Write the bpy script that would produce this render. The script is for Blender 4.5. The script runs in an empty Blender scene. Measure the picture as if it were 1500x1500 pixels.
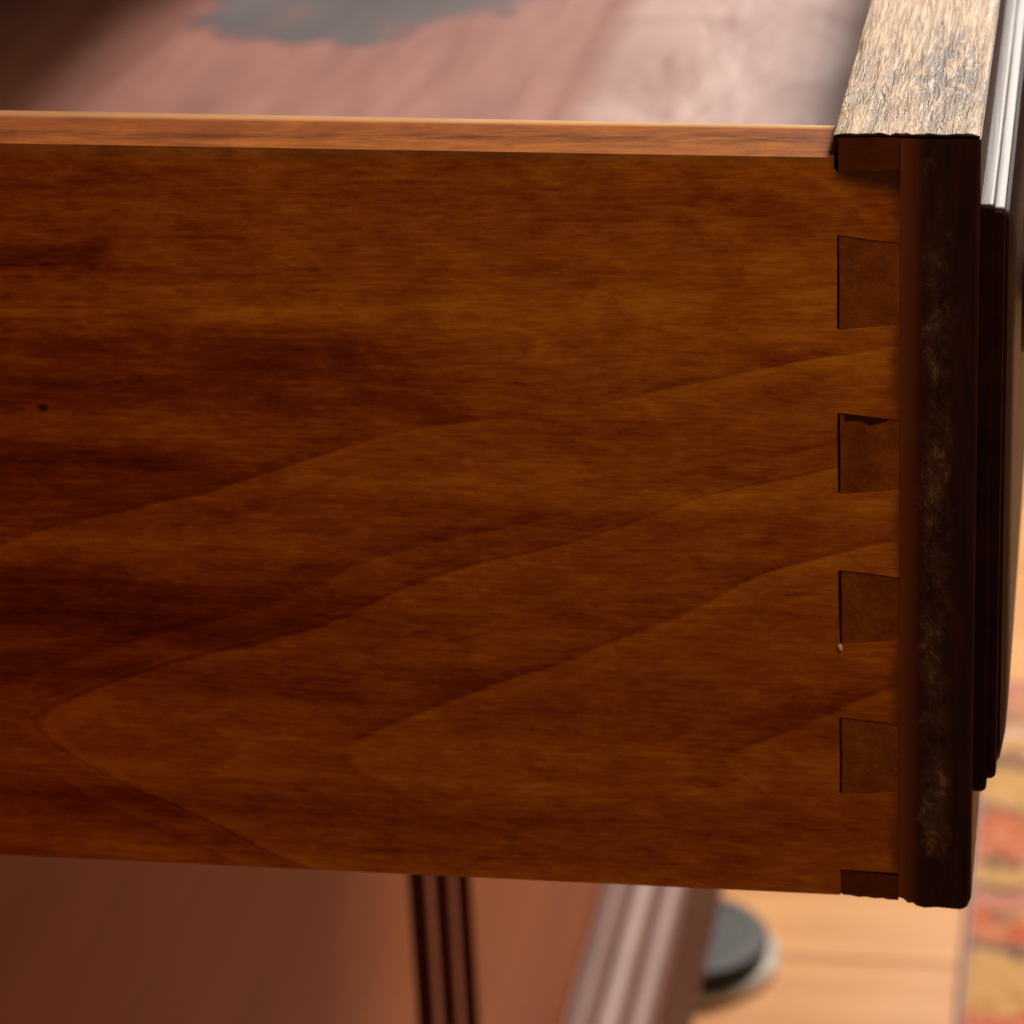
import bpy, bmesh, math, random
from mathutils import Matrix, Vector, noise
random.seed(7)
S = 0.01                                    # everything below is written in centimetres
scene = bpy.context.scene
C = scene.collection

# ------------------------------------------------------------------ camera
F_PX, YAW, PITCH, ROLL = 4579.3, 0.1963, 0.4112, -0.0513
CAM = Vector((3.5183, -42.363, 13.236))
fwd = Vector((-math.sin(YAW)*math.cos(PITCH), math.cos(YAW)*math.cos(PITCH), -math.sin(PITCH)))
rgt = Vector((math.cos(YAW), math.sin(YAW), 0)); upv = rgt.cross(fwd)
r2 = math.cos(ROLL)*rgt + math.sin(ROLL)*upv; u2 = -math.sin(ROLL)*rgt + math.cos(ROLL)*upv
cd = bpy.data.cameras.new('camera'); cam = bpy.data.objects.new('camera', cd); C.objects.link(cam)
M = Matrix((r2, u2, -fwd)).transposed().to_4x4(); M.translation = CAM*S
cam.matrix_world = M
cd.sensor_width = 36; cd.lens = F_PX/1500*36
cd.clip_start = 0.02; cd.clip_end = 50
cd.dof.use_dof = True; cd.dof.focus_distance = 0.45; cd.dof.aperture_fstop = 31
scene.camera = cam

# ------------------------------------------------------------------ light
world = bpy.data.worlds.new('World'); scene.world = world; world.use_nodes = True
bg = world.node_tree.nodes['Background']
bg.inputs[0].default_value = (1.0, 0.72, 0.50, 1); bg.inputs[1].default_value = 0.065

def area(name, loc, target, sx, sy, power, col):
    l = bpy.data.lights.new(name, 'AREA'); l.shape = 'RECTANGLE'; l.size = sx*S; l.size_y = sy*S
    l.energy = power; l.color = col
    o = bpy.data.objects.new(name, l); C.objects.link(o); o.location = Vector(loc)*S
    o.rotation_euler = (Vector(target)-Vector(loc)).to_track_quat('-Z', 'Y').to_euler()
    return o
area('window_light', (62, 330, 175), (-5, 40, -20), 40, 64, 215, (1.0, 0.89, 0.80))
area('added_fill_light', (31, -24, 50), (-2, 0, -5), 24, 24, 3.05, (1.0, 0.77, 0.46))  # added warm fill to brighten the drawer side, no known lamp
scene.view_settings.view_transform = 'Standard'; scene.view_settings.look = 'None'
scene.view_settings.exposure = 0; scene.view_settings.gamma = 1

# ------------------------------------------------------------------ node helpers
class NT:
    def __init__(s, name):
        s.m = bpy.data.materials.new(name); s.m.use_nodes = True
        s.t = s.m.node_tree; s.n = s.t.nodes; s.b = s.n['Principled BSDF']
        s.co = s.n.new('ShaderNodeTexCoord').outputs['Object']
    def link(s, a, b): s.t.links.new(a, b)
    def put(s, sock, v):
        if isinstance(v, bpy.types.NodeSocket): s.link(v, sock)
        elif v is not None: sock.default_value = v
    def xyz(s, v=None):
        x = s.n.new('ShaderNodeSeparateXYZ'); s.link(v or s.co, x.inputs[0]); return x.outputs
    def math(s, op, a, b=0.0, c=None, clamp=False):
        x = s.n.new('ShaderNodeMath'); x.operation = op; x.use_clamp = clamp
        s.put(x.inputs[0], a); s.put(x.inputs[1], b)
        if c is not None: s.put(x.inputs[2], c)
        return x.outputs[0]
    def mapping(s, scale=(1,1,1), loc=(0,0,0), rot=(0,0,0), v=None):
        x = s.n.new('ShaderNodeMapping'); s.link(v or s.co, x.inputs[0])
        x.inputs['Scale'].default_value = scale; x.inputs['Location'].default_value = loc; x.inputs['Rotation'].default_value = rot
        return x.outputs[0]
    def noise(s, v, scale=1, detail=4, rough=.55, dist=0):
        x = s.n.new('ShaderNodeTexNoise'); s.put(x.inputs['Vector'], v)
        x.inputs['Scale'].default_value = scale; x.inputs['Detail'].default_value = detail
        x.inputs['Roughness'].default_value = rough; x.inputs['Distortion'].default_value = dist
        return x.outputs[0]
    def ramp(s, f, stops, interp='LINEAR'):
        x = s.n.new('ShaderNodeValToRGB'); s.put(x.inputs[0], f); e = x.color_ramp; e.interpolation = interp
        while len(e.elements) < len(stops): e.elements.new(0.5)
        for el, (p, c) in zip(e.elements, stops):
            el.position = p; el.color = (c, c, c, 1) if isinstance(c, (int, float)) else (*c, 1)
        return x.outputs[0]
    def remap(s, f, a, b, lo=0., hi=1., smooth=False):
        x = s.n.new('ShaderNodeMapRange'); s.put(x.inputs[0], f)
        if smooth: x.interpolation_type = 'SMOOTHSTEP'
        for i, q in enumerate((a, b, lo, hi)): x.inputs[i+1].default_value = q
        return x.outputs[0]
    def mix(s, f, a, b, mode='MIX'):
        x = s.n.new('ShaderNodeMix'); x.data_type = 'RGBA'; x.blend_type = mode
        s.put(x.inputs[0], f)
        for k, v in ((6, a), (7, b)):
            if isinstance(v, tuple): v = (*v, 1) if len(v) == 3 else v
            s.put(x.inputs[k], v)
        return x.outputs[2]
    def bump(s, h, dist, strength=1.0):
        x = s.n.new('ShaderNodeBump'); s.link(h, x.inputs['Height']); x.inputs['Distance'].default_value = dist*S
        x.inputs['Strength'].default_value = strength; s.link(x.outputs[0], s.b.inputs['Normal']); return x
    def set(s, **k):
        for a, v in k.items():
            s.put(s.b.inputs[a.replace('_', ' ')], (*v, 1) if isinstance(v, tuple) and len(v) == 3 else v)
        return s.m

def wood(name, dark, light, axis='x', rough=.4, coat=.0, streak=1.0, spec=.5, bump=.006, seed=0., coat_rough=.12, obj_rand=0.):
    """plain straight-grained stained wood, grain along the given axis"""
    n = NT(name)
    lo, hi = 3.0*streak, 120.0*streak
    sc = {'x': (lo, hi, hi), 'y': (hi, lo, hi), 'z': (hi, hi, lo)}[axis]
    v = n.mapping(scale=sc, loc=(seed, seed*2, seed*.7))
    if obj_rand:
        oi = n.n.new('ShaderNodeObjectInfo').outputs['Random']
        av = n.n.new('ShaderNodeVectorMath'); av.operation = 'ADD'; n.link(v, av.inputs[0])
        cx = n.n.new('ShaderNodeCombineXYZ'); r = n.math('MULTIPLY', oi, 40.0); n.link(r, cx.inputs[0]); n.link(r, cx.inputs[1])
        n.link(cx.outputs[0], av.inputs[1]); v = av.outputs[0]
    a = n.noise(v, 1, 5, .6, .3)
    fine = n.noise(n.mapping(scale=tuple(q*5 for q in sc)), 1, 3, .6)
    blot = n.noise(n.co, 18, 3, .5)
    f = n.math('ADD', n.math('MULTIPLY', a, .6), n.math('ADD', n.math('MULTIPLY', fine, .2), n.math('MULTIPLY', blot, .2)))
    if obj_rand: f = n.math('ADD', f, n.math('MULTIPLY', n.math('SUBTRACT', oi, .5), obj_rand))
    col = n.mix(n.remap(f, .36, .64), dark, light)
    n.bump(fine, bump)
    return n.set(Base_Color=col, Roughness=rough, Coat_Weight=coat, Coat_Roughness=coat_rough, Specular_IOR_Level=spec)

def side_wood():
    """flat-sawn drawer side: cathedral grain opening towards the drawer front, straight streaks above"""
    n = NT('drawer_side_wood'); o = n.xyz()
    xp = n.math('MULTIPLY_ADD', o[0], 9400.0, 1228.0)
    zp = n.math('MULTIPLY_ADD', o[2], 8990.0, -228.0)            # = -(image row)
    s = n.math('ADD', zp, 1095.0)
    big = n.noise(n.mapping(scale=(9, 9, 18)), 1, 2, .5)
    med = n.noise(n.mapping(scale=(40, 40, 110)), 1, 4, .6)
    s2 = n.math('ADD', s, n.math('MULTIPLY', n.math('SUBTRACT', big, .5), 170.0))
    s2 = n.math('ADD', s2, n.math('MULTIPLY', n.math('SUBTRACT', med, .5), 24.0))
    root = n.math('SQRT', n.math('ADD', n.math('MULTIPLY', s2, s2), 1600.0))
    w = n.remap(s, 250, 900, 1.0, .20, True)
    phi = n.math('SUBTRACT', n.math('MULTIPLY', n.math('SUBTRACT', xp, 450), w), n.math('MULTIPLY', root, 2.6))
    phi = n.math('ADD', phi, 450)
    t = n.remap(phi, -2400, 1400)
    L = lambda p: (p+2400)/3800
    # each ring: light just inside its line, darkening to the next
    seq = [(0.0, .52)]
    for p, k in ((-700, .9), (-215, .8), (-75, 1.0), (400, .95), (960, .8)):
        seq += [(L(p)-.034, .52), (L(p)-.008, .52-.20*k), (L(p)-.0012, .52-.34*k), (L(p)+.0012, .52+.22*k), (min(.999, L(p)+.03), .52)]
    seq = sorted(seq, key=lambda q: q[0])
    seq = seq[:31]; seq.append((1.0, .52))
    ring = n.ramp(t, seq)
    fade = n.remap(n.noise(n.mapping(scale=(17, 17, 26), loc=(1.3, 0, 5.1)), 1, 2, .5), .36, .58, .38, 1.0)      # lines come and go along the board
    fade = n.math('MULTIPLY', fade, n.remap(n.math('SUBTRACT', s, n.math('MULTIPLY', xp, .12)), -190, -40, .25, 1.0))
    near = n.remap(n.math('ABSOLUTE', n.math('ADD', phi, 75.0)), 110, 200, .95, 0)
    fade = n.math('MAXIMUM', fade, n.math('MULTIPLY', near, n.remap(xp, 700, 1050, 1, .5)))
    ring = n.math('MULTIPLY_ADD', n.math('SUBTRACT', ring, .52), fade, .52)
    fl = n.math('FRACT', n.math('MULTIPLY', n.math('ADD', phi, n.math('MULTIPLY', med, 120.0)), 1/74.0))     # fine growth lines between the rings
    fl = n.ramp(fl, [(0, .62), (.1, .55), (.8, .45), (.96, .25), (1, .6)])
    st = n.noise(n.mapping(scale=(3.4, 30, 56), loc=(3.1, 0, 1.7)), 1, 5, .62, .5)       # long streaks
    curl = n.noise(n.mapping(scale=(90, 90, 210), rot=(0, .25, 0)), 1, 5, .65, .6)      # curly mottling
    fib = n.noise(n.mapping(scale=(120, 400, 1500)), 1, 3, .6)
    v = n.math('ADD', n.math('MULTIPLY', ring, .50), n.math('MULTIPLY_ADD', n.math('SUBTRACT', st, .5), n.remap(o[0], -.13, -.02, 1.6, .6), .39))
    v = n.math('ADD', v, n.math('MULTIPLY', curl, .50)); v = n.math('ADD', v, n.math('MULTIPLY', n.math('SUBTRACT', fib, .5), .34))
    v = n.math('ADD', v, n.math('MULTIPLY', fl, .09))
    # smoky mineral streaks in the back half of the board
    rowp = n.math('ADD', zp, n.math('MULTIPLY', n.math('SUBTRACT', med, .5), 90.0))
    for c, h, soft, x0, x1, k in ((525, 52, 40, 560, 840, .17), (378, 10, 12, 190, 240, .20), (668, 7, 14, 260, 420, .16), (858, 8, 22, 180, 420, .15), (905, 20, 45, 300, 700, .10)):
        bd = n.math('ABSOLUTE', n.math('ADD', rowp, float(c)))
        bm_ = n.math('MULTIPLY', n.remap(bd, h, h+soft, 1, 0, True), n.remap(n.math('ADD', xp, n.math('MULTIPLY', n.math('SUBTRACT', big, .5), 300.0)), x0, x1, 1, 0, True))
        v = n.math('SUBTRACT', v, n.math('MULTIPLY', bm_, k))
    fleck = n.noise(n.mapping(scale=(300, 260, 800), rot=(0, .42, 0)), 1, 4, .7)
    v = n.math('ADD', v, n.math('MULTIPLY', n.math('SUBTRACT', fleck, .5), .36))
    col = n.ramp(n.remap(v, .58, 1.18), [(0, (.11, .012, .0012)), (.36, (.225, .040, .003)), (.66, (.36, .096, .006)), (1, (.53, .185, .014))])
    warm = n.noise(n.mapping(scale=(4, 4, 7), loc=(.35, 0, .2)), 1, 2, .5)      # redder and darker towards the bottom and left of the board
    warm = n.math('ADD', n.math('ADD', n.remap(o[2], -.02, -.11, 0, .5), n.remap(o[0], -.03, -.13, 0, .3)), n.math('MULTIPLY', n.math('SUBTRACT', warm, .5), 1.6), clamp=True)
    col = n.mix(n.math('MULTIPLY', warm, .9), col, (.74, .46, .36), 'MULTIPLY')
    # short dark pore flecks
    pore = n.noise(n.mapping(scale=(55, 55, 420), loc=(5, 0, 2)), 1, 2, .5)
    col = n.mix(n.remap(pore, .70, .78, 0, .55), col, (.06, .008, .001))
    # pinhole knot
    dx = n.math('SUBTRACT', xp, 88); dz = n.math('ADD', zp, 594)
    d = n.math('SQRT', n.math('ADD', n.math('MULTIPLY', n.math('MULTIPLY', dx, dx), .45), n.math('MULTIPLY', dz, dz)))
    col = n.mix(n.remap(d, 3, 8, .9, 0), col, (.02, .004, .001))
    # handled, grimy upper rim with a broken dark line on the top edge
    y = o[1]
    line = n.math('MULTIPLY', n.remap(n.math('ABSOLUTE', n.math('SUBTRACT', y, .0088)), .0006, .0030, 1, 0), n.remap(o[2], -.0012, -.0004))
    brk = n.remap(n.noise(n.mapping(scale=(70, 420, 30), loc=(2.2, 0, 0)), 1, 6, .78), .44, .62)
    col = n.mix(n.math('MULTIPLY', n.math('MULTIPLY', line, brk), .0), col, (.06, .012, .003))
    worn_glint = n.remap(o[2], -.0012, -.0004)
    col = n.mix(n.math('MULTIPLY', worn_glint, .35), col, (.33, .140, .045))
    col = n.mix(n.math('MULTIPLY', n.math('MULTIPLY', worn_glint, n.remap(n.math('ADD', o[1], n.math('MULTIPLY', n.math('MAXIMUM', o[0], -.135), .032)), .0132, .0150)), n.remap(o[0], -.13, -.03, .3, .85)), col, (.78, .50, .26))  # window glint along the far top edge, painted in as a pale colour
    col = n.mix(n.math('MULTIPLY', n.math('MULTIPLY', line, brk), .95), col, (.055, .012, .002))
    mot = n.noise(n.mapping(scale=(45, 240, 60), loc=(0, 1.5, 0)), 1, 6, .75, .6)
    col = n.mix(n.math('MULTIPLY', n.math('MULTIPLY', worn_glint, n.remap(o[1], .0130, .0150, 1, .2)), n.remap(mot, .42, .66, 0, .8)), col, (.13, .038, .008))
    smear = n.math('ADD', o[0], n.math('MULTIPLY', n.math('SUBTRACT', n.noise(n.mapping(scale=(60, 60, 160)), 1, 4, .6), .5), .0034))
    col = n.mix(n.remap(smear, .0070, .0092, 0, .85, True), col, (.125, .027, .003))
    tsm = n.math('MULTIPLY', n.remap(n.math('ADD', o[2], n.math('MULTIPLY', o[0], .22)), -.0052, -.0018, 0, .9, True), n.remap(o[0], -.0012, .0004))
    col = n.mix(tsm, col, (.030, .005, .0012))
    n.bump(n.math('ADD', n.math('MULTIPLY', fib, .6), n.math('MULTIPLY', curl, .5)), .006)
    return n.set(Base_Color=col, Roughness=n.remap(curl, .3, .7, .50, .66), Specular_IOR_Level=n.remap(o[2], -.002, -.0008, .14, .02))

def front_end_wood():
    """end of the drawer front: almost black stain with a strip of scraped finish and glue"""
    n = NT('drawer_front_stain'); o = n.xyz()
    g = n.noise(n.mapping(scale=(500, 60, 60)), 1, 4, .6)
    col = n.mix(n.remap(g, .35, .65), (.010, .0012, .0006), (.030, .004, .0012))
    red = n.math('MULTIPLY', n.remap(o[0], .0078, .0088), n.remap(o[0], .0112, .0132, 1, 0))
    col = n.mix(red, col, n.mix(n.remap(o[0], .0095, .0122), (.125, .027, .003), (.045, .005, .001)))
    wob = n.math('MULTIPLY', n.math('SUBTRACT', n.noise(n.mapping(scale=(1, 1, 110)), 1, 4, .6), .5), .006)
    xx = n.math('ADD', o[0], wob)
    strip = n.math('MULTIPLY', n.remap(xx, .0118, .0132), n.remap(xx, .0150, .0172, 1, 0))
    strip = n.math('MULTIPLY', strip, n.math('MULTIPLY', n.remap(o[2], -.113, -.110), n.remap(o[2], -.018, -.010, 1, .15)))
    sp = n.noise(n.mapping(scale=(420, 420, 300)), 1, 5, .75, .4)
    sp2 = n.noise(n.mapping(scale=(150, 150, 70)), 1, 3, .6)
    f = n.math('MULTIPLY', n.remap(n.math('ADD', n.math('MULTIPLY', sp, .5), n.math('MULTIPLY', sp2, .5)), .42, .60), strip)
    col = n.mix(f, col, (.080, .031, .010))
    col = n.mix(n.math('MULTIPLY', n.remap(sp, .54, .64), n.math('MULTIPLY', strip, n.remap(sp2, .46, .54))), col, (.17, .085, .048))
    n.bump(n.math('ADD', g, n.math('MULTIPLY', f, 1.5)), .012)
    return n.set(Base_Color=col, Roughness=.5, Specular_IOR_Level=.3)

def raw_top_wood():
    """unfinished coarse top edge of the drawer front, torn fibres running along it, dirty at the end"""
    n = NT('raw_top_wood'); o = n.xyz()
    fibre = n.noise(n.mapping(scale=(900, 62, 200), rot=(0, 0, .06)), 1, 5, .7, .5)
    fine = n.noise(n.mapping(scale=(2200, 180, 500)), 1, 3, .6)
    pit = n.noise(n.mapping(scale=(300, 130, 200), loc=(2, 1, 0)), 1, 4, .6, .4)
    h = n.math('ADD', n.math('MULTIPLY', fibre, .8), n.math('MULTIPLY', fine, .3))
    col = n.ramp(h, [(.36, (.19, .105, .045)), (.50, (.35, .225, .12)), (.62, (.56, .40, .25))])
    dirt = n.math('MULTIPLY', n.remap(o[1], .020, .070, 1, 0, True), n.remap(pit, .44, .56))
    col = n.mix(n.math('MULTIPLY', dirt, .6), col, (.075, .050, .030))
    sx = n.math('MULTIPLY', n.math('SUBTRACT', o[0], .0145), 1/.0062); sy = n.math('MULTIPLY', n.math('SUBTRACT', o[1], .030), 1/.026)
    sd = n.math('SQRT', n.math('ADD', n.math('MULTIPLY', sx, sx), n.math('MULTIPLY', sy, sy)))
    scf = n.noise(n.mapping(scale=(480, 130, 200), loc=(9, 4, 0)), 1, 5, .7, .8)
    col = n.mix(n.math('MULTIPLY', n.remap(sd, .3, 1.3, 1, 0, True), n.remap(scf, .45, .53)), col, (.035, .024, .016))
    grey = n.remap(o[1], .005, .055, .28, 0)
    col = n.mix(grey, col, (.30, .245, .18))
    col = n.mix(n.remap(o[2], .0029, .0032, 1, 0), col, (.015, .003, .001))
    n.bump(n.math('ADD', h, n.math('MULTIPLY', n.remap(pit, .4, .7), n.remap(o[1], .02, .07, -.35, 0))), .058)
    return n.set(Base_Color=col, Roughness=.45, Specular_IOR_Level=.12)

def bottom_wood():
    """drawer bottom: pinkish bare board with a rumpled paler patch, a seam and a grey torn-edged stain"""
    n = NT('drawer_bottom_wood'); o = n.xyz()
    a = n.noise(n.mapping(scale=(70, 9, 9), rot=(0, 0, -.25)), 1, 4, .6, .3)
    b = n.noise(n.mapping(scale=(14, 10, 10)), 1, 4, .6, .8)
    col = n.mix(n.remap(a, .35, .65), (.32, .130, .105), (.44, .205, .165))
    cl = n.noise(n.mapping(scale=(20, 11, 11), loc=(7, 3, 0)), 1, 4, .55, .4)
    col = n.mix(n.remap(cl, .35, .62, .45, 0), col, (.25, .105, .09))
    # paler rumpled patch right of a slanting seam
    seam = n.math('ADD', o[0], n.math('MULTIPLY', n.math('SUBTRACT', b, .5), .012))
    pale = n.remap(seam, -.113, -.098, 0, 1, True)
    cr = n.noise(n.mapping(scale=(30, 22, 22), loc=(1, 2, 0)), 1, 3, .5, .5)
    col = n.mix(n.math('MULTIPLY', pale, .8), col, n.ramp(cr, [(.35, (.43, .255, .23)), (.6, (.60, .41, .38))]))
    line = n.remap(n.math('ABSOLUTE', n.math('ADD', seam, .109)), .0004, .0035, .30, 0)
    col = n.mix(line, col, (.26, .10, .07))
    # grey stain with a lobed edge and purplish rim
    lob = n.noise(n.mapping(scale=(22, 16, 16), loc=(4.2, .3, 0)), 1, 4, .55, .2)
    ex = n.math('MULTIPLY', n.math('ADD', o[0], .190), 1/.068); ey = n.math('MULTIPLY', n.math('SUBTRACT', o[1], .537), 1/.062)
    d = n.math('SQRT', n.math('ADD', n.math('MULTIPLY', ex, ex), n.math('MULTIPLY', ey, ey)))
    d = n.math('ADD', d, n.math('MULTIPLY', n.math('SUBTRACT', lob, .5), 2.2))
    col = n.mix(n.remap(d, .98, 1.12, .75, 0), col, (.20, .075, .085))
    col = n.mix(n.remap(d, .92, 1.04, 1, 0), col, n.ramp(b, [(.3, (.095, .082, .09)), (.7, (.15, .132, .142))]))
    n.bump(n.math('ADD', n.math('MULTIPLY', cr, n.math('MULTIPLY', pale, 1.0)), n.math('MULTIPLY', a, .15)), .20)
    return n.set(Base_Color=col, Roughness=.48, Specular_IOR_Level=.45)

def rug_weave():
    n = NT('rug_weave'); o = n.xyz()
    nz = n.noise(n.mapping(scale=(52, 52, 52)), 1, 3, .55)
    yv = n.math('ADD', o[1], n.math('MULTIPLY', n.math('SUBTRACT', nz, .5), .05))
    red, gold, dk, rose, cream = (.58, .12, .055), (.62, .36, .11), (.14, .075, .06), (.55, .22, .17), (.66, .55, .42)
    seq = [(0.7658, red), (0.8007, gold), (0.8297, dk), (0.8472, rose), (0.8820, gold), (0.9227, dk), (0.9343, red), (0.9808, gold), (1.0354, dk), (1.0505, red), (1.0819, rose), (1.0970, dk), (1.1109, gold), (1.1353, dk), (1.1435, red), (1.1911, dk), (1.2016, gold), (1.2481, dk), (1.2655, gold), (1.2887, cream), (1.3004, rose)]
    a, b = 0.7658, 1.3468
    col = n.ramp(n.remap(yv, a, b), [((p-a)/(b-a), c) for p, c in seq], 'CONSTANT')
    vor = n.n.new('ShaderNodeTexVoronoi'); n.link(n.mapping(scale=(22, 22, 1)), vor.inputs['Vector']); vor.inputs['Scale'].default_value = 1
    col = n.mix(n.remap(vor.outputs[0], .22, .26, .75, 0), col, n.mix(n.remap(nz, .45, .55), dk, gold))
    wv = n.noise(n.mapping(scale=(700, 700, 700)), 1, 2, .5)
    col = n.mix(n.remap(wv, .3, .7, .0, .35), col, (.10, .05, .03))
    sh = n.noise(n.mapping(scale=(85, 140, 60), loc=(3, 1, 0)), 1, 4, .65, .5)
    col = n.mix(n.remap(sh, .42, .66, 0, .7), col, (.60, .36, .20))
    col = n.mix(n.remap(sh, .34, .44, .45, 0), col, (.20, .09, .06))
    edge = n.remap(o[0], .0035, .0050, 1, 0)
    col = n.mix(edge, col, (.42, .29, .25))
    n.bump(wv, .15)
    return n.set(Base_Color=col, Roughness=.9, Specular_IOR_Level=.1)

def plain(name, col, rough=.5, metal=0., spec=.5, coat=0., var=.25, scale=60, bump=0.):
    n = NT(name); a = n.noise(n.co, scale, 4, .6)
    c = n.mix(n.remap(a, .3, .7), tuple(q*(1-var) for q in col), tuple(min(1, q*(1+var)) for q in col))
    if bump: n.bump(a, bump)
    return n.set(Base_Color=c, Roughness=n.remap(a, .3, .7, max(.05, rough-.06), rough+.06), Metallic=metal, Specular_IOR_Level=spec, Coat_Weight=coat, Coat_Roughness=.15)

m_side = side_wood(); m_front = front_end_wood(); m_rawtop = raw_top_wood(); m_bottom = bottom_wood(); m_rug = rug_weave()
m_pin = wood('end_grain_pin', (.125, .026, .0022), (.25, .064, .006), 'y', .6, spec=.10, bump=.012, streak=1.6)
m_pindark = wood('dark_end_grain', (.060, .011, .0015), (.125, .027, .003), 'y', .7, spec=.08, bump=.01)
m_face = wood('polished_front', (.007, .0012, .0008), (.020, .0035, .0015), 'y', .46, coat=.0, spec=.085)
m_cab = wood('polished_cabinet', (.26, .070, .016), (.38, .120, .033), 'y', .5, coat=0, streak=.2, spec=.14, bump=.003)
m_stileshade = wood('painted_shade_stile', (.014, .0022, .001), (.032, .006, .0025), 'z', .8, spec=.0)  # shade of the grooves between the reeds, put into the stile's colour
m_plinth = wood('painted_shade_plinth', (.06, .013, .005), (.11, .028, .011), 'y', .6, spec=.1)  # cabinet wood with the plinth's shade put into its colour
m_reed = wood('reed_wood', (.17, .036, .012), (.26, .062, .022), 'z', .5, spec=.12)
m_mould = wood('base_moulding_wood', (.19, .105, .088), (.29, .18, .155), 'y', .52, spec=.4)
m_inner = wood('inner_wood', (.20, .07, .025), (.32, .13, .05), 'y', .6, spec=.2)
m_floor = wood('floor_board_wood', (.47, .205, .056), (.63, .325, .110), 'x', .36, coat=.15, streak=.4, obj_rand=.22, spec=.5)
m_sub = plain('floor_joint', (.10, .045, .02), .9)
m_black = plain('black_rubber', (.014, .0145, .014), .6, spec=.5, bump=.01)
m_rim = plain('pale_metal_rim', (.62, .58, .50), .35, metal=.6)
m_brass = plain('tarnished_brass', (.14, .115, .05), .35, metal=.9)
m_gap = plain('joint_shadow_line', (.042, .008, .0016), .8, spec=.05)
m_glue = plain('dried_glue', (.62, .42, .30), .5, scale=900)

# ------------------------------------------------------------------ mesh helpers
def tag(o, label=None, cat=None, kind=None, group=None):
    for k, v in (('label', label), ('category', cat), ('kind', kind), ('group', group)):
        if v: o[k] = v
    return o
def empty(name, loc, label, cat):
    o = bpy.data.objects.new(name, None); C.objects.link(o); o.location = Vector(loc)*S; o.empty_display_size = .02
    return tag(o, label, cat)
def link(name, bm, mat, parent=None, bevel=0., seg=2, smooth=False, angle=40):
    bmesh.ops.recalc_face_normals(bm, faces=bm.faces)
    me = bpy.data.meshes.new(name); bm.to_mesh(me); bm.free()
    me.materials.append(mat)
    if smooth:
        for p in me.polygons: p.use_smooth = True
        try: me.set_sharp_from_angle(angle=math.radians(angle))
        except Exception: pass
    o = bpy.data.objects.new(name, me); C.objects.link(o)
    if parent:
        o.parent = parent
        base = parent.location.copy(); q = parent.parent
        while q: base += q.location; q = q.parent
        o.location = -base
    if bevel:
        b = o.modifiers.new('bevel', 'BEVEL'); b.width = bevel*S; b.segments = seg; b.limit_method = 'ANGLE'; b.angle_limit = math.radians(35)
    return o
def box(bm, x0, x1, y0, y1, z0, z1):
    v = [bm.verts.new(Vector((x, y, z))*S) for x in (x0, x1) for y in (y0, y1) for z in (z0, z1)]
    for f in ((0,1,3,2), (4,6,7,5), (0,4,5,1), (2,3,7,6), (0,2,6,4), (1,5,7,3)): bm.faces.new([v[i] for i in f])
    return bm
def B(*a): return box(bmesh.new(), *a)
def prism_y(pts, y0, y1, ny=1, wob=None):
    """closed (x,z) outline extruded along y"""
    bm = bmesh.new(); rows = []
    for k in range(ny+1):
        y = y0+(y1-y0)*k/ny
        rows.append([bm.verts.new(Vector((x, y, z))*S) for x, z in pts])
    n = len(pts)
    for k in range(ny):
        for i in range(n): bm.faces.new((rows[k][i], rows[k][(i+1) % n], rows[k+1][(i+1) % n], rows[k+1][i]))
    bm.faces.new(rows[0]); bm.faces.new(rows[-1][::-1]); return bm
def prism_z(pts, z0, z1):
    bm = bmesh.new(); a = [bm.verts.new(Vector((x, y, z0))*S) for x, y in pts]; b = [bm.verts.new(Vector((x, y, z1))*S) for x, y in pts]
    n = len(pts)
    for i in range(n): bm.faces.new((a[i], a[(i+1) % n], b[(i+1) % n], b[i]))
    bm.faces.new(a[::-1]); bm.faces.new(b); return bm
def lathe(profile, origin, axis='z', seg=40):
    """profile of (radius, along-axis) pairs"""
    bm = bmesh.new(); rows = []
    for r, h in profile:
        row = []
        for k in range(seg):
            a = 2*math.pi*k/seg; c, s_ = r*math.cos(a), r*math.sin(a)
            p = (c, s_, h) if axis == 'z' else (h, c, s_)
            row.append(bm.verts.new((Vector(origin)+Vector(p))*S))
        rows.append(row)
    for i in range(len(rows)-1):
        for k in range(seg): bm.faces.new((rows[i][k], rows[i][(k+1) % seg], rows[i+1][(k+1) % seg], rows[i+1][k]))
    bm.faces.new(rows[0]); bm.faces.new(rows[-1]); return bm

FLOOR = -77.67
XC = -18.0           # plane of the cabinet front
DW = 74.0            # drawer width

# ------------------------------------------------------------------ floor
fb = bmesh.new(); box(fb, -150, 220, -120, 300, FLOOR-3, FLOOR-1.2)
floor = tag(link('floor', fb, m_sub), kind='structure')
pw = 10.4; y = 10.0; row = 0; meshes = {}
random.seed(3)
while y < 215:
    x = -110+random.uniform(0, 60); first = True
    x = -110.0 if row % 2 else -140.0
    x += random.uniform(-12, 12)
    while x < 190:
        L = random.choice((70, 90, 115))
        key = L
        if key not in meshes:
            o = link('plank', B(0.03, L-.03, 0.03, pw-.03, -1.25, 0), m_floor, floor, bevel=.06, seg=1)
            meshes[key] = o
        else:
            o = meshes[key].copy(); C.objects.link(o)
        o.location = Vector((x, y, FLOOR+random.uniform(-.03, .0)))*S
        x += L
    y += pw; row += 1

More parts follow.
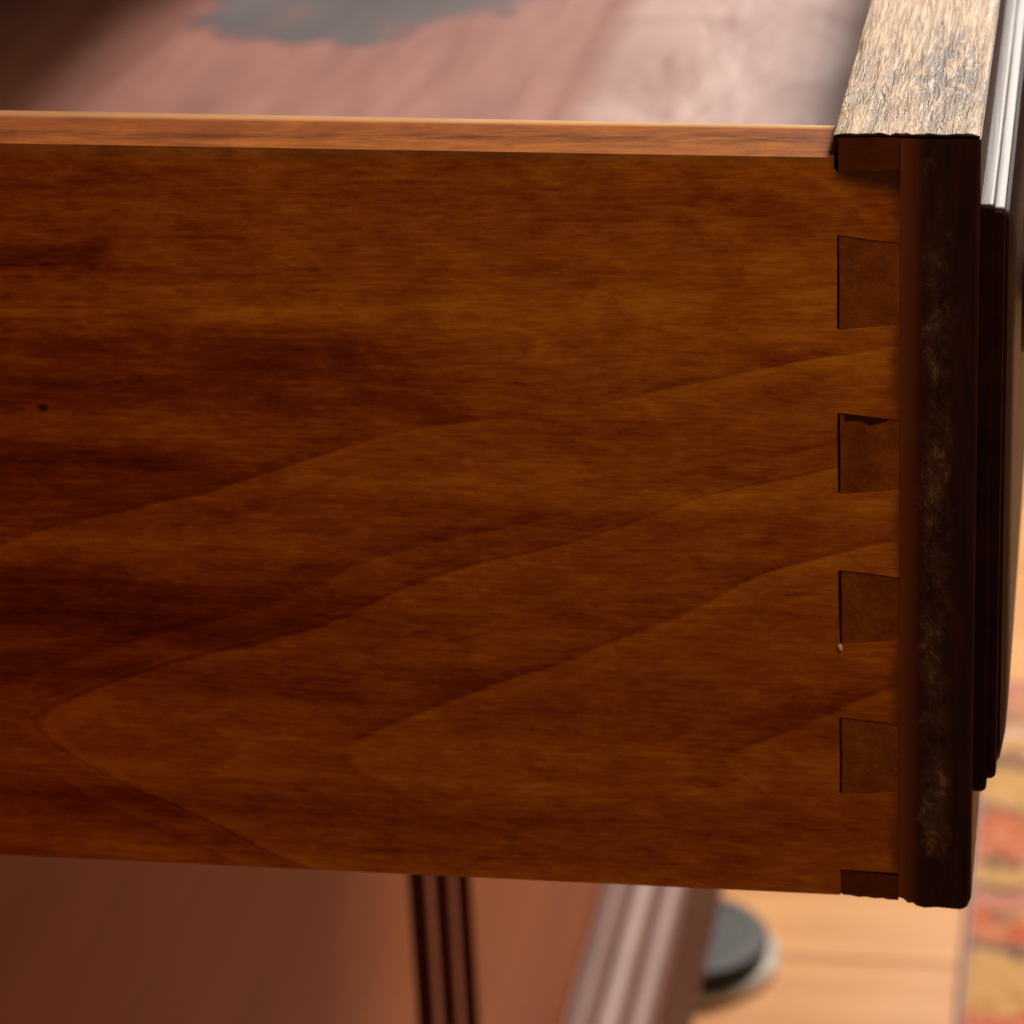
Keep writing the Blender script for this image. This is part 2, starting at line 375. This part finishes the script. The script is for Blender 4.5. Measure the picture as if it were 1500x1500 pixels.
# ------------------------------------------------------------------ cabinet
cab = empty('cabinet', (-35, 37, FLOOR), 'polished reddish brown wooden cabinet behind and below the open drawer', 'cabinet')
CY0, CY1 = -22.0, 117.0
BACK = -62.0
def cpart(name, bm, mat=m_cab, **k): return link(name, bm, mat, cab, **k)
cpart('side_panel', B(BACK, XC-.05, CY0, CY0+1.8, -71.86, 4.98), bevel=.1)
cpart('side_panel', B(BACK, XC-.05, CY1-1.8, CY1, -71.86, 4.98), bevel=.1)
cpart('back_panel', B(BACK-.8, BACK-.02, CY0, CY1, -71.86, 4.98), m_inner)
cpart('top', B(BACK-1, XC+.05, CY0-.4, CY1+.4, 5.02, 7.2), bevel=.4, seg=4)
cpart('rail', B(XC-3.4, XC-1.4, -.48, DW+.48, .9, 4.98), bevel=.08)
cpart('rail', B(XC-2.2, XC, -.48, DW+.48, -13.3, -12.6), m_cab, bevel=.08)
cpart('stile', B(XC-2.2, XC, CY0+1.82, -.5, -61.29, 4.98), bevel=.08)
cpart('stile', B(XC-2.2, XC, DW+.5, CY1-1.82, -13.3, 4.98), bevel=.08)
cpart('dust_panel', B(BACK, XC-2.22, CY0+1.82, CY1-1.82, -15.2, -14.0), m_inner)
cpart('cabinet_bottom', B(BACK, XC-2.22, CY0+1.82, CY1-1.82, -69.54, -67.91), m_inner)
# doors and the reeded stile between them
def door(y0, y1):
    d = cpart('door', B(XC-2.0, XC-.02, y0, y1, -61.87, -13.35), m_cab, bevel=.10, seg=3)
    return d
door(-.45, 45.21); door(54.68, CY1-1.9)
rs = cpart('reeded_stile', B(XC-2.0, XC-.04, 45.28, 54.61, -61.87, -13.35), m_stileshade)
def reed(yc, r, x):
    bm = bmesh.new(); rows = []
    for z in (-61.81, -13.4):
        rows.append([bm.verts.new(Vector((x+r*.10*math.cos(a), yc+r*math.sin(a), z))*S) for a in [math.pi*(-.5+k/10) for k in range(11)]])
    for i in range(10): bm.faces.new((rows[0][i], rows[0][i+1], rows[1][i+1], rows[1][i]))
    bm.faces.new((rows[0][10], rows[0][0], rows[1][0], rows[1][10])); bm.faces.new(rows[0]); bm.faces.new(rows[1][::-1])
    return link('reed', bm, m_reed, rs, smooth=True)
reed(48.23, .52, XC-.05); reed(51.72, .52, XC-.05)
# base moulding (profile of bead, slope, fillet, slope) and plinth below it
prof = [(XC-2.0, -61.894), (-18.0, -61.894), (-17.837, -62.51), (-17.768, -62.545), (-17.675, -62.127), (-17.535, -61.987), (-17.326, -61.987), (-17.187, -62.127), (-17.14, -63.207), (-17.047, -63.475), (-16.896, -63.289), (-16.606, -63.266), (-16.315, -63.405), (-16.118, -63.672), (-16.094, -65.067), (-16.001, -65.334), (-15.908, -65.125), (-15.676, -65.067), (-15.385, -65.218), (-15.188, -65.531), (-15.188, -66.054), (XC-2.0, -66.054)]
bm = prism_y(prof, CY0-2, CY1+2); cpart('base_moulding', bm, m_mould, smooth=True, angle=25)
cpart('plinth', B(XC-2.0, -14.839, CY0-1, CY1+1, -73.49, -66.074), m_plinth, bevel=.35, seg=3)
for yy in (CY0, CY1-9):
    for xx in (BACK, -26):
        cpart('foot', B(xx, xx+7, yy, yy+9, FLOOR+.02, -73.51 if xx > -30 else -71.88), m_cab, bevel=.5)

# ------------------------------------------------------------------ drawer
drawer = empty('drawer', (-20, 37, -12), 'open dovetailed wooden drawer with orange brown side and dark front', 'drawer')
def dpart(name, bm, mat, **k): return link(name, bm, mat, drawer, **k)
TH = 1.72
X_IN = -48.0
pins = [(-2.60, -1.15), (-5.17, -3.87), (-7.64, -6.39), (-10.21, -8.85)]
# side board outline in (x, z): tails reach into the drawer front
out = [(X_IN, 0), (-13.5, 0), (-.03, 0), (-.04, -.19), (.02, -.23), (.897, -.16)]
flare = .10
random.seed(21)
def j(): return random.uniform(-.012, .012)
for z0, z1 in pins:
    out += [(.897, z1-flare), (.5, z1-flare*.55+j()), (.02, z1+j()), (j(), z1-.03), (j()*.7, (z0+z1)/2), (j(), z0+.02), (.03, z0+j()), (.5, z0+flare*.55+j()), (.897, z0+flare)]
out += [(.897, -11.62+.08), (0.0, -11.52), (0.0, -11.98), (-13.5, -12.0), (X_IN, -12.02)]
sb = prism_y(out, 0, TH)
for v in sb.verts:
    if v.co.x < -.13 and v.co.y > .01: v.co.y += .0042          # the board thickens towards the back
e = [e for e in sb.edges if all(abs(v.co.z) < 1e-6 and v.co.y > .01 for v in e.verts) and abs(e.verts[0].co.x-e.verts[1].co.x) > .01]
bmesh.ops.bevel(sb, geom=e, offset=.22*S, segments=5, affect='EDGES', profile=.5)
e = [e for e in sb.edges if all(abs(v.co.z) < 1e-6 and v.co.y < .001 for v in e.verts) and abs(e.verts[0].co.x-e.verts[1].co.x) > .01]
bmesh.ops.bevel(sb, geom=e, offset=.14*S, segments=4, affect='EDGES', profile=.5)
for f in sb.faces: f.smooth = False
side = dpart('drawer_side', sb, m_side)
dpart('drawer_side', B(X_IN, -.02, DW-TH, DW, -12.0, 0), m_inner, bevel=.08)
dpart('drawer_back', B(X_IN-.02-1.4, X_IN-.02, .02, DW-.02, -10.6, -.3), m_inner, bevel=.08)
dpart('drawer_bottom', B(X_IN+.02, -.03, TH+.02, DW-TH-.02, -11.5, -11.0), m_bottom)

# front board, its near end ragged along the bottom
random.seed(11)
fo = [(.898, .27), (2.02, .27), (2.02, -11.95), (1.97, -12.09), (1.85, -12.14), (1.50, -12.12), (1.30, -12.14), (1.18, -12.11), (1.12, -12.06), (1.05, -12.07), (.98, -12.0), (.898, -11.97)]
fbm = prism_y(fo, 0.008, DW, 1)
e = [e for e in fbm.edges if all(v.co.y < .001 for v in e.verts) and all(v.co.x > .0195 for v in e.verts)]
bmesh.ops.bevel(fbm, geom=e, offset=.06*S, segments=3, affect='EDGES', profile=.5)
front = dpart('drawer_front', fbm, m_front)
# the board's inner third, behind the tails
link('front_lap', prism_y([(-.02, .26), (.896, .26), (.896, -11.95), (-.02, -11.95)], TH+.03, DW-TH-.03), m_front, front)
# top edge of raw coarse wood, a thin cap with an uneven near end
bm = bmesh.new(); nx, ny = 26, 90; g = []
for j in range(ny+1):
    t = (j/ny)**2; rowv = []
    for i in range(nx+1):
        x = -.03+2.03*i/nx; yv = .0+(DW)*t
        z = .352 + .030*(noise.noise(Vector((x*9, yv*1.6, 1)))) + .018*noise.noise(Vector((x*22, yv*5, 4)))
        if j == 0:
            yv += .05*abs(noise.noise(Vector((x*4, 0, 7)))); z += -.05*abs(noise.noise(Vector((x*3, 2, 1))))
        if i in (0, nx): z -= .03
        rowv.append(bm.verts.new(Vector((x, yv, z))*S))
    g.append(rowv)
for j in range(ny):
    for i in range(nx): bm.faces.new((g[j][i], g[j][i+1], g[j+1][i+1], g[j+1][i]))
# skirt down to the board
per = g[0] + [r[-1] for r in g[1:]] + g[-1][-2::-1] + [r[0] for r in g[-2:0:-1]]
low = [bm.verts.new((v.co.x, v.co.y+(.10*S if v.co.y < .002 else 0), .255*S)) for v in per]
for i in range(len(per)): bm.faces.new((per[i], low[i], low[(i+1) % len(per)], per[(i+1) % len(per)]))
link('top_edge', bm, m_rawtop, front, smooth=True, angle=50)
# pins between the tails (end grain), and the half pins at top and bottom
def pin(z0, z1, fl0, fl1, yf=.012):
    g = random.uniform(.020, .042)
    pts = [(g, z0-.01), (g+.008, (z0+z1)/2), (g, z1+.01), (.90, z1+.01-fl1), (.90, z0-.01+fl0)]
    link('joint_line', prism_y([(-.005, z0-.005), (-.005, z1+.005), (g+.02, z1+.005), (g+.02, z0-.005)], .035, TH-.1), m_gap, front)
    return link('dovetail_pin', prism_y(pts, yf, TH), m_pin, front)
for z0, z1 in pins: pin(z0, z1, flare, flare)
link('dovetail_pin', prism_y([(.03, -11.98), (.04, -11.51), (.90, -11.61), (.90, -12.03), (.74, -12.03), (.66, -12.01), (.52, -12.02), (.40, -12.0), (.28, -12.01), (.14, -11.985)], .014, TH), m_pindark, front)
link('joint_line', prism_y([(-.01, -11.97), (-.01, -11.53), (.07, -11.53), (.07, -11.97)], .03, TH-.1), m_pin, front)
link('joint_line', prism_y([(.10, -4.0), (.30, -3.985), (.48, -4.06), (.70, -3.99), (.78, -3.95), (.45, -3.93), (.10, -3.90)], .006, .05), m_gap, front)
link('dovetail_pin', prism_y([(.03, .28), (.90, .28), (.90, -.17), (.03, -.22)], .02, TH), m_pindark, front)
# bead of dried glue at the foot of one joint
bm = bmesh.new(); bmesh.ops.create_icosphere(bm, subdivisions=2, radius=.042*S)
for v in bm.verts: v.co = Vector((v.co.x*.9, v.co.y*.5, v.co.z*1.5))+Vector((.02, -.005, -7.68))*S + v.co*.3*noise.noise(v.co*3000)
link('glue_drop', bm, m_glue, front, smooth=True)

# raised moulded panel on the face of the front
rings = [(0, 0), (0, .13), (.02, .18), (.05, .20), (.08, .18), (.10, .14), (.13, .15), (.14, .28), (.17, .33), (.21, .34), (.25, .31), (.28, .31), (.36, .39), (.62, .46), (.95, .49), (1.3, .50)]
bm = bmesh.new(); rv = []
PY0, PY1, PZ0, PZ1 = .12, DW-.12, -10.15, -.72
for ins, h in rings:
    z0, z1, y0, y1 = PZ0+ins*1.25, PZ1-ins*.55, PY0+ins*.55, PY1-ins*.55
    cr = .10+ins*.35; pts = []
    for cy, cz, a0 in ((y0+cr, z0+cr*1.6, math.pi), (y1-cr, z0+cr*1.6, 1.5*math.pi), (y1-cr, z1-cr*.6, 0), (y0+cr, z1-cr*.6, .5*math.pi)):
        kz = 1.6 if cz < -5 else .6
        for k in range(5):
            a = a0+math.pi/2*k/4; pts.append((cy+cr*math.cos(a), cz+cr*kz*math.sin(a)))
    rv.append([bm.verts.new(Vector((2.021+h, yy, zz))*S) for yy, zz in pts])
n = len(rv[0])
for i in range(len(rings)-1):
    for k in range(n): bm.faces.new((rv[i][k], rv[i][(k+1) % n], rv[i+1][(k+1) % n], rv[i+1][k]))
bm.faces.new(rv[-1]); bm.faces.new(rv[0][::-1])
panel = link('front_panel', bm, m_face, front, smooth=True, angle=30)

# brass pull on the panel
def pull(yc, zc):
    x = 2.53
    p = link('drawer_pull', lathe([(1.25, 0), (1.25, .10), (1.0, .2), (.45, .3), (.34, .8), (.5, 1.1), (1.0, 1.45), (1.15, 1.8), (1.0, 2.1), (.5, 2.3), (.05, 2.34)], (x, yc, zc), 'x'), m_brass, front, smooth=True, angle=30)
    return p
pull(6.2, -3.9); pull(DW-6.2, -3.9)

# ------------------------------------------------------------------ things on the floor
cup = empty('caster_cup', (-16.66, 102.61, FLOOR), 'round black disc with pale metal rim lying on the floor by the cabinet base', 'caster cup')
link('rim', lathe([(4.65, 0.02), (4.82, 0.14), (4.82, 0.49), (4.65, 0.64), (4.30, 0.58)], (-16.66, 102.61, FLOOR), seg=64), m_rim, cup, smooth=True)
link('disc', lathe([(4.13, 0.52), (4.21, 0.70), (4.21, 1.57), (4.07, 1.74), (3.37, 1.77), (3.31, 1.71), (0.06, 1.68)], (-16.66, 102.61, FLOOR), seg=64), m_black, cup, smooth=True)

rx0, ry0, ry1 = -2.14, -60.0, 136.43
bm = bmesh.new()
ny = 60; rows = []
for j in range(ny+1):
    yv = ry0+(ry1-ry0)*j/ny; w = .12*noise.noise(Vector((0, yv*.11, 3)))
    rows.append([bm.verts.new(Vector((xx+w-rx0, yv, zz))*S) for xx, zz in ((rx0, .03), (rx0-.02, .35), (rx0+.15, .62), (rx0+.55, .55), (rx0+.6, .7), (rx0+60, .7), (rx0+130, .7), (rx0+130, .03))])
for j in range(ny):
    for i in range(8): bm.faces.new((rows[j][i], rows[j][(i+1) % 8], rows[j+1][(i+1) % 8], rows[j+1][i]))
bm.faces.new(rows[0]); bm.faces.new(rows[-1][::-1])
rug = link('rug', bm, m_rug, smooth=True); rug.location = Vector((rx0, 0, FLOOR))*S
tag(rug, 'red and gold patterned woven rug with pale bound edge on the wood floor', 'rug')
